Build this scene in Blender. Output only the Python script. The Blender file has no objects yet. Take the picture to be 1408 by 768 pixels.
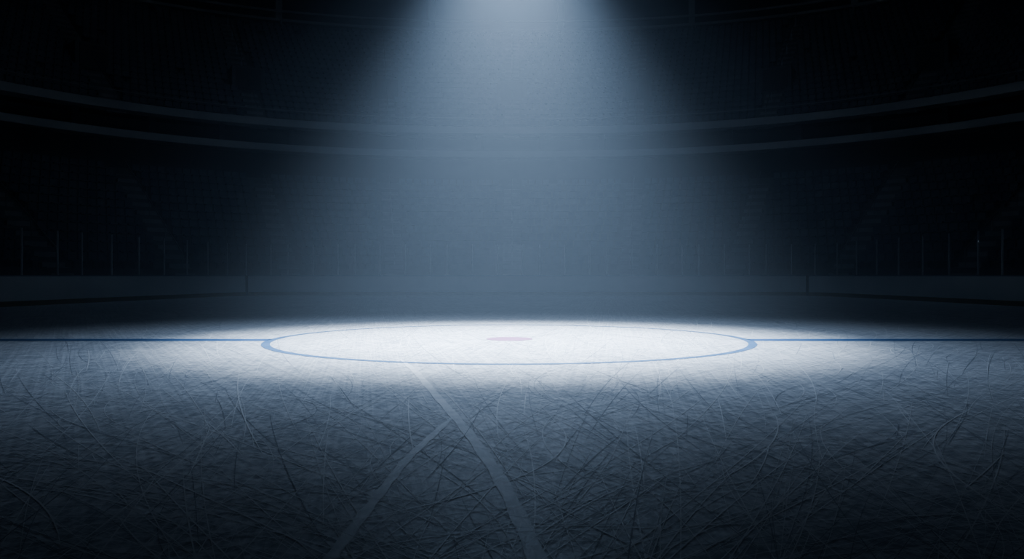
import bpy, math, random
import numpy as np
from mathutils import Vector
random.seed(7); rng=np.random.default_rng(7)
D2=math.radians
scene=bpy.context.scene
COL=scene.collection

# ------------------------------------------------------------ helpers
def new_mat(name, base=(.5,.5,.5), rough=.6, metal=0.0, spec=.5):
    m=bpy.data.materials.new(name); m.use_nodes=True
    b=m.node_tree.nodes['Principled BSDF']
    b.inputs['Base Color'].default_value=(*base,1); b.inputs['Roughness'].default_value=rough
    b.inputs['Metallic'].default_value=metal
    b.inputs['Specular IOR Level'].default_value=spec
    return m
def noisy_mat(name, c1, c2, scale=3, rough=.7, spec=.3, detail=5, metal=0.0):
    m=new_mat(name,c1,rough,metal,spec); nt=m.node_tree; b=nt.nodes['Principled BSDF']
    tc=nt.nodes.new('ShaderNodeTexCoord'); n=nt.nodes.new('ShaderNodeTexNoise')
    n.inputs['Scale'].default_value=scale; n.inputs['Detail'].default_value=detail
    r=nt.nodes.new('ShaderNodeValToRGB'); r.color_ramp.elements[0].position=.35; r.color_ramp.elements[1].position=.65
    r.color_ramp.elements[0].color=(*c1,1); r.color_ramp.elements[1].color=(*c2,1)
    nt.links.new(tc.outputs['Object'],n.inputs['Vector']); nt.links.new(n.outputs['Fac'],r.inputs['Fac'])
    nt.links.new(r.outputs['Color'],b.inputs['Base Color'])
    return m
def mesh_obj(name, verts, faces, mat=None, parent=None, smooth=False):
    me=bpy.data.meshes.new(name); me.from_pydata([tuple(map(float,v)) for v in verts],[],faces); me.update()
    o=bpy.data.objects.new(name,me); COL.objects.link(o)
    if mat: me.materials.append(mat)
    if parent: o.parent=parent
    if smooth:
        for p in me.polygons: p.use_smooth=True
    return o
def empty(name, loc=(0,0,0)):
    e=bpy.data.objects.new(name,None); e.empty_display_size=.2; COL.objects.link(e); e.location=loc; return e
BOXF=[(0,3,2,1),(4,5,6,7),(0,1,5,4),(1,2,6,5),(2,3,7,6),(3,0,4,7)]
class Acc:
    def __init__(s): s.v=[]; s.f=[]
    def box(s,c,ux,uy,hx,hy,z0,z1):
        b=len(s.v)
        for z in (z0,z1):
            for a,d in ((-1,-1),(1,-1),(1,1),(-1,1)):
                s.v.append((c[0]+a*hx*ux[0]+d*hy*uy[0], c[1]+a*hx*ux[1]+d*hy*uy[1], z))
        s.f+= [tuple(b+i for i in q) for q in BOXF]
    def slant(s,p0,p1,w,h):
        p0=Vector(p0);p1=Vector(p1);d=(p1-p0).normalized()
        up=Vector((0,0,1)) if abs(d.z)<.95 else Vector((0,1,0))
        x=d.cross(up).normalized(); y=x.cross(d).normalized(); b=len(s.v)
        for p in (p0,p1):
            for a,c in ((-1,-1),(1,-1),(1,1),(-1,1)):
                s.v.append(tuple(p+x*a*w/2+y*c*h/2))
        s.f+= [tuple(b+i for i in q) for q in BOXF]
    def obj(s,name,mat,parent=None): return mesh_obj(name,s.v,s.f,mat,parent)

# ------------------------------------------------------------ materials
m_board=noisy_mat('board_white_plastic',(.70,.76,.80),(.78,.83,.86),.6,.45,.4)
m_kick=noisy_mat('kickplate_yellow',(.13,.11,.03),(.17,.14,.04),1.2,.5,.4)
m_cap=new_mat('cap_rail_dark_blue',(.14,.22,.32),.4)
m_seam=new_mat('gate_seam_dark',(.01,.012,.015),.7)
m_post=new_mat('stanchion_aluminium',(.55,.59,.63),.5,.1)
m_conc=noisy_mat('concrete_grey',(.10,.12,.14),(.15,.17,.20),.8,.85,.2)
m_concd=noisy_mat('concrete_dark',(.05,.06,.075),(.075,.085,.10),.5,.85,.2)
m_step=noisy_mat('aisle_step_pale',(.26,.29,.32),(.31,.34,.37),1.5,.8,.2)
m_seat=noisy_mat('seat_blue_plastic',(.045,.07,.12),(.13,.165,.215),1.1,.5,.4,8)
m_fascia=noisy_mat('fascia_panel',(.40,.44,.48),(.48,.52,.56),.4,.6,.3)
m_rail=new_mat('rail_steel',(.3,.33,.36),.4,.7)
m_black=new_mat('lamp_black_metal',(.02,.02,.022),.45,.3)

# glass
m_glass=bpy.data.materials.new('acrylic_glass'); m_glass.use_nodes=True
nt=m_glass.node_tree; nt.nodes.clear()
o_=nt.nodes.new('ShaderNodeOutputMaterial'); mx=nt.nodes.new('ShaderNodeMixShader')
tr=nt.nodes.new('ShaderNodeBsdfTransparent'); gl=nt.nodes.new('ShaderNodeBsdfGlossy')
tr.inputs['Color'].default_value=(.93,.96,.98,1); gl.inputs['Roughness'].default_value=.08
mx.inputs[0].default_value=.035
nt.links.new(tr.outputs[0],mx.inputs[1]); nt.links.new(gl.outputs[0],mx.inputs[2]); nt.links.new(mx.outputs[0],o_.inputs['Surface'])

# ice
m_ice=new_mat('scratched_ice',(.7,.75,.8),.42,0,.4); nt=m_ice.node_tree; bs=nt.nodes['Principled BSDF']
tc=nt.nodes.new('ShaderNodeTexCoord')
def streak(angle,sx,sy,detail=4,lo=.35,hi=.7):
    mp=nt.nodes.new('ShaderNodeMapping'); mp.inputs['Rotation'].default_value=(0,0,D2(angle))
    mp2=nt.nodes.new('ShaderNodeMapping'); mp2.inputs['Scale'].default_value=(sx,sy,1)
    n=nt.nodes.new('ShaderNodeTexNoise'); n.inputs['Scale'].default_value=1; n.inputs['Detail'].default_value=detail
    n.inputs['Distortion'].default_value=.3
    r=nt.nodes.new('ShaderNodeMapRange'); r.inputs['From Min'].default_value=lo; r.inputs['From Max'].default_value=hi
    nt.links.new(tc.outputs['Object'],mp.inputs['Vector']); nt.links.new(mp.outputs[0],mp2.inputs['Vector'])
    nt.links.new(mp2.outputs[0],n.inputs['Vector']); nt.links.new(n.outputs['Fac'],r.inputs['Value'])
    return r.outputs[0]
def math_(op,a,b):
    m=nt.nodes.new('ShaderNodeMath'); m.operation=op
    for i,x in enumerate((a,b)):
        if isinstance(x,(int,float)): m.inputs[i].default_value=x
        else: nt.links.new(x,m.inputs[i])
    return m.outputs[0]
parts=[streak(18,.22,16),streak(62,.25,20),streak(97,.25,24),streak(128,.25,20),streak(160,.22,16),streak(80,.3,30),streak(30,9,9,8,.3,.7)]
acc=parts[0]
for p in parts[1:]: acc=math_('ADD',acc,p)
acc=math_('DIVIDE',acc,len(parts))
rp=nt.nodes.new('ShaderNodeValToRGB'); nt.links.new(acc,rp.inputs['Fac'])
rp.color_ramp.elements[0].position=.30; rp.color_ramp.elements[0].color=(.33,.37,.42,1)
rp.color_ramp.elements[1].position=.64; rp.color_ramp.elements[1].color=(.86,.88,.91,1)
nt.links.new(rp.outputs['Color'],bs.inputs['Base Color'])
bp=nt.nodes.new('ShaderNodeBump'); bp.inputs['Strength'].default_value=.25; bp.inputs['Distance'].default_value=.01
nt.links.new(acc,bp.inputs['Height']); nt.links.new(bp.outputs[0],bs.inputs['Normal'])

m_mark_l=new_mat('skate_mark_frost',(.88,.90,.92),.43,0,.5)
m_mark_d=new_mat('skate_groove_dark',(.28,.32,.37),.55,0,.25)
m_track=noisy_mat('shaved_ice_track',(.62,.66,.70),(.84,.86,.89),7,.43,.45,8)
m_linep=noisy_mat('blue_line_paint',(.035,.10,.24),(.05,.13,.28),3,.4,.3)
m_ringp=noisy_mat('circle_line_paint',(.055,.13,.25),(.085,.17,.30),3,.4,.3)
m_dot=noisy_mat('faceoff_spot_paint',(.25,.12,.23),(.30,.16,.28),5,.5,.3)

# ------------------------------------------------------------ rink
CY=15.55; R=4.40; CX=-.05
right=[(20.3,-6),(20.3,12),(20.1,24),(19.7,31),(19.1,38.4),(18.5,44.5),(18.1,47.4),(17.5,48.9)]
left=[(-15.8,48.9),(-16.4,47.4),(-16.9,44.5),(-18.1,38.4),(-19.3,31),(-19.9,24),(-20.2,12),(-20.3,-6)]
back=[(-18.5,-9.5),(-14,-11.5),(14,-11.5),(18.5,-9.5)]
far=[(x,49.15) for x in np.linspace(16.6,-15.0,9)]
path=right+far+left+back
def densify(pts,step,closed=True):
    P=np.array(pts+[pts[0]] if closed else pts,float)
    seg=np.linalg.norm(np.diff(P,axis=0),axis=1); s=np.r_[0,np.cumsum(seg)]
    n=max(2,int(round(s[-1]/step))); t=np.linspace(0,s[-1],n+1)
    Q=np.c_[np.interp(t,s,P[:,0]),np.interp(t,s,P[:,1])]
    return Q[:-1] if closed else Q
RP=densify(path,.5)
for _ in range(3): RP=(np.roll(RP,1,0)+2*RP+np.roll(RP,-1,0))/4
def normals(Q):
    t=np.roll(Q,-1,0)-np.roll(Q,1,0); t/=np.linalg.norm(t,axis=1)[:,None]
    return np.c_[t[:,1],-t[:,0]],t
RN,RT=normals(RP)
def sweep(name,Q,N,prof,mat,parent=None,closedprof=True):
    v=[];f=[];n=len(Q);k=len(prof)
    for i in range(n):
        for o,z in prof: v.append((Q[i,0]+N[i,0]*o,Q[i,1]+N[i,1]*o,z))
    for i in range(n):
        j=(i+1)%n
        for a in range(k if closedprof else k-1):
            b=(a+1)%k; f.append((i*k+a,j*k+a,j*k+b,i*k+b))
    return mesh_obj(name,v,f,mat,parent)
ice=mesh_obj('ice_rink_floor',[(x,y,0) for x,y in RP],[tuple(range(len(RP)))],m_ice)
boards=empty('rink_boards')
sweep('board_panels',RP,RN,[(0,.2),(.12,.2),(.12,1.16),(0,1.16)],m_board,boards)
sweep('kick_plate',RP,RN,[(-.015,0),(.12,0),(.12,.2),(-.015,.2)],m_kick,boards)
sweep('cap_rail',RP,RN,[(-.025,1.16),(.16,1.16),(.16,1.205),(-.025,1.205)],m_cap,boards)
sa=Acc()
seg=np.linalg.norm(np.roll(RP,-1,0)-RP,axis=1); S=np.r_[0,np.cumsum(seg)]
def at(s):
    s%=S[-1]; i=int(np.searchsorted(S,s)-1)%len(RP); return i
def nearest(x,y): return int(np.argmin((RP[:,0]-x)**2+(RP[:,1]-y)**2))
for (x,y) in [(-15.75,49),(17.6,48.9)]:
    i=nearest(x,y); sa.box(RP[i]-RN[i]*.01,RT[i],RN[i],.07,.03,.02,1.19)
sa.obj('gate_seams',m_seam,boards)
glass=empty('rink_glass')
gp=Acc(); s=0
while s<S[-1]-.5:
    i=at(s); x,y=RP[i]
    step=1.36 if y>48.3 else 1.95
    c=RP[i]+RN[i]*.06
    gp.box(c,RT[i],RN[i],.032,.03,1.205,3.05)
    s+=step
gp.obj('stanchions',m_post,glass)
sweep('panes',RP,RN,[(.055,1.205),(.065,1.205),(.065,3.02),(.055,3.02)],m_glass,glass)

# markings
def ring(name,cx,cy,r0,r1,z,mat,n=192):
    v=[];f=[]
    for i in range(n):
        a=2*math.pi*i/n; c,s_=math.cos(a),math.sin(a)
        v+= [(cx+r0*c,cy+r0*s_,z),(cx+r1*c,cy+r1*s_,z)]
        j=(i+1)%n; f.append((2*i,2*i+1,2*j+1,2*j))
    return mesh_obj(name,v,f,mat)
ring('centre_circle_line',CX,CY,R-.07,R+.08,.0052,m_ringp)
n=64
mesh_obj('faceoff_spot',[(.44*math.cos(2*math.pi*i/n)+CX,CY+.02+.46*math.sin(2*math.pi*i/n),.0052) for i in range(n)],[tuple(range(n))],m_dot)
v=[];f=[]
for x0,x1 in ((-20.05,CX-R-.05),(CX+R+.05,20.1)):
    b=len(v); v+=[(x0,CY-.47,.0052),(x1,CY-.47,.0052),(x1,CY,.0052),(x0,CY,.0052)]; f.append((b,b+1,b+2,b+3))
mesh_obj('centre_line',v,f,m_linep)

marks=empty('skate_marks')
def strips(name,count,mat,wr,lr,zlo,zhi,curvy=.18,xr=13,yr=(1.2,27),near=.5):
    v=[];f=[]
    for k in range(count):
        u=random.random()
        y=yr[0]+(yr[1]-yr[0])*u**1.5; x=random.uniform(-xr,xr)*(near+(1-near)*min(1,y/12))
        L=random.uniform(*lr)*random.random()**.6; w=random.uniform(*wr)*(.7+.3*y/8 if y>8 else 1)
        a=random.uniform(0,math.pi) if random.random()>.6 else random.gauss(math.atan2(y-2,x*1.0),.5)
        rad=random.choice([-1,1])*(random.uniform(1,6) if random.random()<curvy else random.uniform(10,90))
        L=min(L,abs(rad)*1.5)
        ns=max(4,int(L/.2)); ds=L/ns; z=random.uniform(zlo,zhi); b=len(v)
        px,py=x-math.cos(a)*L/2,y-math.sin(a)*L/2
        for i in range(ns+1):
            t=i/ns; ww=w*(.15+.85*math.sin(math.pi*t)**.5)/2
            nx,ny=-math.sin(a),math.cos(a)
            v.append((px+nx*ww,py+ny*ww,z)); v.append((px-nx*ww,py-ny*ww,z))
            px+=math.cos(a)*ds; py+=math.sin(a)*ds; a+=ds/rad
        for i in range(ns): f.append((b+2*i,b+2*i+1,b+2*i+3,b+2*i+2))
    vv=np.array(v); ok=(np.abs(vv[:,0])<18)&(vv[:,1]>-8)&(vv[:,1]<46)
    f=[q for q in f if ok[list(q)].all()]
    return mesh_obj(name,v,f,mat,marks)
strips('frost_scratches',6500,m_mark_l,(.002,.008),(1.5,9),.003,.0045,.12)
strips('frost_arcs',240,m_mark_l,(.006,.012),(2,7),.0045,.0048,.5)
strips('dark_grooves',3200,m_mark_d,(.002,.007),(1,9),.003,.0045,.08)
def band(name,pts,w,z):
    P=np.array(pts,float)
    t=np.linspace(0,len(P)-1,60); Q=np.c_[np.interp(t,range(len(P)),P[:,0]),np.interp(t,range(len(P)),P[:,1])]
    for _ in range(12): Q[1:-1]=(Q[:-2]+2*Q[1:-1]+Q[2:])/4
    T=np.gradient(Q,axis=0); T/=np.linalg.norm(T,axis=1)[:,None]; v=[];f=[]
    for i,(q,tt) in enumerate(zip(Q,T)):
        ww=w*(1+.12*math.sin(i*1.3))/2*min(1,.2+min(i,len(Q)-1-i)/8)
        v+=[(q[0]-tt[1]*ww,q[1]+tt[0]*ww,z),(q[0]+tt[1]*ww,q[1]-tt[0]*ww,z)]
    f=[(2*i,2*i+1,2*i+3,2*i+2) for i in range(len(Q)-1)]
    return mesh_obj(name,v,f,m_track,marks)
band('wide_track_a',[(-1.6,11.8),(-1.22,10.4),(-.75,8.2),(-.36,6.45),(-.06,4.85),(.11,3.5),(.2,2.4)],.085,.0041)
band('wide_track_b',[(-.49,7.1),(-.69,5.4),(-.76,3.8),(-.8,2.6)],.06,.0042)

# ------------------------------------------------------------ arena bowl
BA,BB,BC,NE=38.5,50.0,15.0,2.4
def bowl(o,nseg=240,t0=0,t1=2*math.pi,end=False):
    t=np.linspace(t0,t1,nseg+(1 if end else 0),endpoint=end)
    c,s_=np.cos(t),np.sin(t)
    return np.c_[(BA+o)*np.sign(c)*np.abs(c)**(2/NE), BC+(BB+o)*np.sign(s_)*np.abs(s_)**(2/NE)]
def bowl_sweep(name,prof,mat,parent=None,closedprof=True,nseg=240):
    v=[];f=[];k=len(prof)
    rings=[bowl(o,nseg) for o,z in prof]
    for i in range(nseg):
        for a,(o,z) in enumerate(prof): v.append((rings[a][i,0],rings[a][i,1],z))
    for i in range(nseg):
        j=(i+1)%nseg
        for a in range(k if closedprof else k-1):
            b=(a+1)%k; f.append((i*k+a,j*k+a,j*k+b,i*k+b))
    return mesh_obj(name,v,f,mat,parent)
def resample(Q,step):
    s=np.r_[0,np.cumsum(np.linalg.norm(np.diff(Q,axis=0),axis=1))]
    t=np.arange(0,s[-1],step)
    P=np.c_[np.interp(t,s,Q[:,0]),np.interp(t,s,Q[:,1])]
    T=np.gradient(P,axis=0); T/=np.linalg.norm(T,axis=1)[:,None]
    return P,T
base=bowl(0,4000,-.15,math.pi+.15,True)
bs_=np.r_[0,np.cumsum(np.linalg.norm(np.diff(base,axis=0),axis=1))]
mid=bs_[np.argmin(np.abs(base[:,0])+ (base[:,1]<15)*99)]
aisles=[]
for k in range(-9,10):
    s=mid+k*9.6
    if 0<s<bs_[-1]:
        i=int(np.searchsorted(bs_,s)); i=min(max(i,2),len(base)-3)
        t=base[i+2]-base[i-2]; t/=np.linalg.norm(t); nrm=np.array([t[1],-t[0]])
        aisles.append((base[i],nrm,t))
def tier(name,o0,z0,rows,tread,rise):
    root=empty(name)
    prof=[(o0,0 if z0<5 else z0-.4)]
    for r in range(rows):
        prof+=[(o0+r*tread,z0+r*rise),(o0+(r+1)*tread,z0+r*rise)]
    prof.append((o0+rows*tread,z0+rows*rise))
    bowl_sweep('terrace_steps',prof,m_conc,root,False)
    A=Acc()
    for r in range(rows):
        o=o0+r*tread+.45*tread; z=z0+r*rise
        P,T=resample(bowl(o,1500,-.12,math.pi+.12,True),.56)
        for p,t in zip(P,T):
            if any(abs((p-q)@tt)<.85 and (p-q)@(p-q)<900 and (p-q)@n_<25 for q,n_,tt in aisles): continue
            nr=np.array([t[1],-t[0]])
            if random.random()<.01: continue
            A.box(p-nr*.02,t,nr,.23,.2,z+.36,z+.43)
            A.box(p+nr*.22,t,nr,.23,.035,z+.36,z+.86)
            A.box(p+nr*.05,t,nr,.03,.12,z,z+.36)
    A.obj('seats',m_seat,root)
    St=Acc(); Ra=Acc()
    for q,n_,t in aisles:
        for r in range(rows):
            ring_=bowl(o0+r*tread,1500,-.12,math.pi+.12,True); d=ring_-q
            lat=np.abs(d@t); lat[(d@n_<-40)|(np.abs(d@n_)>30)]=99; i=int(np.argmin(lat)); c=q+n_*((ring_[i]-q)@n_)
            z=z0+r*rise
            St.box(c+n_*tread*.5,t,n_,.62,tread*.5-.01,z-.02,z+.03)
            St.box(c-n_*tread*.25,t,n_,.62,tread*.25,z-rise,z-rise*.5)
            if r==0: ca=c
        Ra.slant((*ca,z0+.95),(*(c),z+.95),.05,.05)
        for k in range(0,rows,3):
            p=ca+(c-ca)*k/(rows-1); zz=z0+(z-z0)*k/(rows-1)
            Ra.box(p,t,n_,.02,.02,zz,zz+.95)
    St.obj('aisle_steps',m_step,root); Ra.obj('aisle_handrails',m_rail,root)
    return root
tier('seating_tier',-9,1.6,12,.75,.567)
upper=tier('seating_tier',1.0,12.8,20,.75,.60)

cb=empty('concourse_balcony')
bowl_sweep('lower_back_wall',[(1.2,8.4),(1.2,10.5),(1.3,10.5),(1.3,8.4)],m_concd,cb)
bowl_sweep('lower_fascia',[(-.3,10.45),(3.5,10.45),(3.5,10.95),(-.3,10.95)],m_fascia,cb)
bowl_sweep('recess_wall',[(3,10.9),(3.2,10.9),(3.2,12.4),(3,12.4)],m_concd,cb)
bowl_sweep('upper_fascia',[(-.2,12.3),(1.1,12.3),(1.1,12.85),(-.2,12.85)],m_fascia,cb)
bowl_sweep('recess_ceiling',[(0,12.35),(3.2,12.35),(3.2,12.5),(0,12.5)],m_concd,cb)
bowl_sweep('balcony_rail',[(-.1,13.5),(-.04,13.5),(-.04,13.56),(-.1,13.56)],m_rail,cb)
pa=Acc()
for q,n_,t in aisles:
    for dd in (-2.4,2.6):
        pa.box(q+t*dd+n_*.9,t,n_,.22,.2,10.95,12.3)
pa.obj('concourse_columns',m_concd,cb)
va=Acc(); vd=Acc()
for q,n_,t in aisles:
    c=q+n_*6.2; z=15.8
    va.box(c,t,n_,1.25,1.3,z,z+1.9)
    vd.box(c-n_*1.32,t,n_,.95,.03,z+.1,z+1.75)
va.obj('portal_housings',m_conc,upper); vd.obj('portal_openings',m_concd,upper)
ur=empty('press_gallery')
bowl_sweep('gallery_floor_beam',[(15.3,24.9),(19,24.9),(19,25.15),(15.3,25.15)],m_fascia,ur)
bowl_sweep('gallery_top_rail',[(15.3,25.75),(15.45,25.75),(15.45,25.95),(15.3,25.95)],m_fascia,ur)
bowl_sweep('gallery_back_wall',[(18.6,24.8),(18.8,24.8),(18.8,34),(18.6,34)],m_concd,ur)
ga=Acc()
for q,n_,t in aisles:
    ga.box(q+t*-4.8+n_*16.6,t,n_,.3,.3,25.1,34)
    ga.box(q+t*-4.8+n_*15.4,t,n_,.06,.06,22.6,25)
ga.obj('gallery_columns',m_fascia,ur)
bowl_sweep('wall_perimeter',[(21,-.1),(21.4,-.1),(21.4,34.4),(21,34.4)],m_concd)
q=bowl(21.2,120)
mesh_obj('ceiling',[(x,y,34.2) for x,y in q],[tuple(range(len(q)))],m_concd)
mesh_obj('floor',[(x,y,-.06) for x,y in q],[tuple(range(len(q)))],m_concd)

# ------------------------------------------------------------ overhead lamp rig
LZ=9.0
rig=empty('overhead_spotlight',(0,0,0))
def cyl(name,cx,cy,z0,z1,r0,r1,mat,par,n=40):
    v=[];f=[]
    for i in range(n):
        a=2*math.pi*i/n; v+=[(cx+r0*math.cos(a),cy+r0*math.sin(a),z0),(cx+r1*math.cos(a),cy+r1*math.sin(a),z1)]
        j=(i+1)%n; f.append((2*i,2*j,2*j+1,2*i+1))
    f.append(tuple(2*i+1 for i in range(n)))
    return mesh_obj(name,v,f,mat,par,True)
cyl('reflector_bell',0,CY,LZ+.02,LZ+.55,.62,.3,m_black,rig)
cyl('lamp_body',0,CY,LZ+.5,LZ+1.0,.28,.22,m_black,rig)
ra=Acc()
for a in (-.25,.25): ra.slant((a,CY,LZ+.9),(a,CY,34.1),.03,.03)
for a in (-.6,.6):
    ra.slant((-6,CY+a,LZ+1.5),(6,CY+a,LZ+1.5),.06,.06)
    ra.slant((-6,CY+a,LZ+2.1),(6,CY+a,LZ+2.1),.06,.06)
    for k in range(12): ra.slant((-6+k,CY+a,LZ+1.5+.6*(k%2)),(-5+k,CY+a,LZ+2.1-.6*(k%2)),.03,.03)
for k in range(13): ra.slant((-6+k,CY-.6,LZ+1.5),(-6+k,CY+.6,LZ+1.5),.03,.03)
ra.obj('truss',m_black,rig)

def spot(name,loc,power,cone,blend,color,rad):
    l=bpy.data.lights.new(name,'SPOT'); l.energy=power; l.spot_size=D2(cone); l.spot_blend=blend; l.color=color; l.shadow_soft_size=rad
    o=bpy.data.objects.new(name,l); COL.objects.link(o); o.location=loc; o.parent=rig; return o
spot('main_beam',(0,CY-.1,LZ),50000,77,1.0,(.66,.80,1.0),.2)
spot('spill_beam',(0,CY-.3,LZ),6200,109,1.0,(.52,.70,1.0),.2)
for (x,y,p) in [(-16,34,34),(16,34,34),(0,44,220)]:  # added fill lamps without fixtures, dim blue ambient to lift the stands
    l=bpy.data.lights.new('ambient_fill','AREA'); l.shape='DISK'; l.size=6; l.energy=p; l.color=(.38,.62,1.0); l.spread=D2(130)
    o=bpy.data.objects.new('ambient_fill',l); COL.objects.link(o); o.location=(x,y,33)
    if p>100: o.rotation_euler=(D2(35),0,0)

# ------------------------------------------------------------ haze in the arena air
w=bpy.data.worlds.new('arena_haze'); scene.world=w; w.use_nodes=True; nt=w.node_tree
bg=nt.nodes['Background']; bg.inputs['Color'].default_value=(.02,.04,.08,1); bg.inputs['Strength'].default_value=.0
vs=nt.nodes.new('ShaderNodeVolumeScatter'); vs.inputs['Color'].default_value=(.66,.82,1,1); vs.inputs['Density'].default_value=.0055
nt.links.new(vs.outputs[0],nt.nodes['World Output'].inputs['Volume'])

# ------------------------------------------------------------ camera
cd=bpy.data.cameras.new('camera'); cam=bpy.data.objects.new('camera',cd); COL.objects.link(cam)
cd.sensor_width=36; cd.lens=1135/1408*36; cd.clip_end=500
cam.location=(0,0,1.204); cam.rotation_euler=(D2(90-.3),0,0)
scene.camera=cam
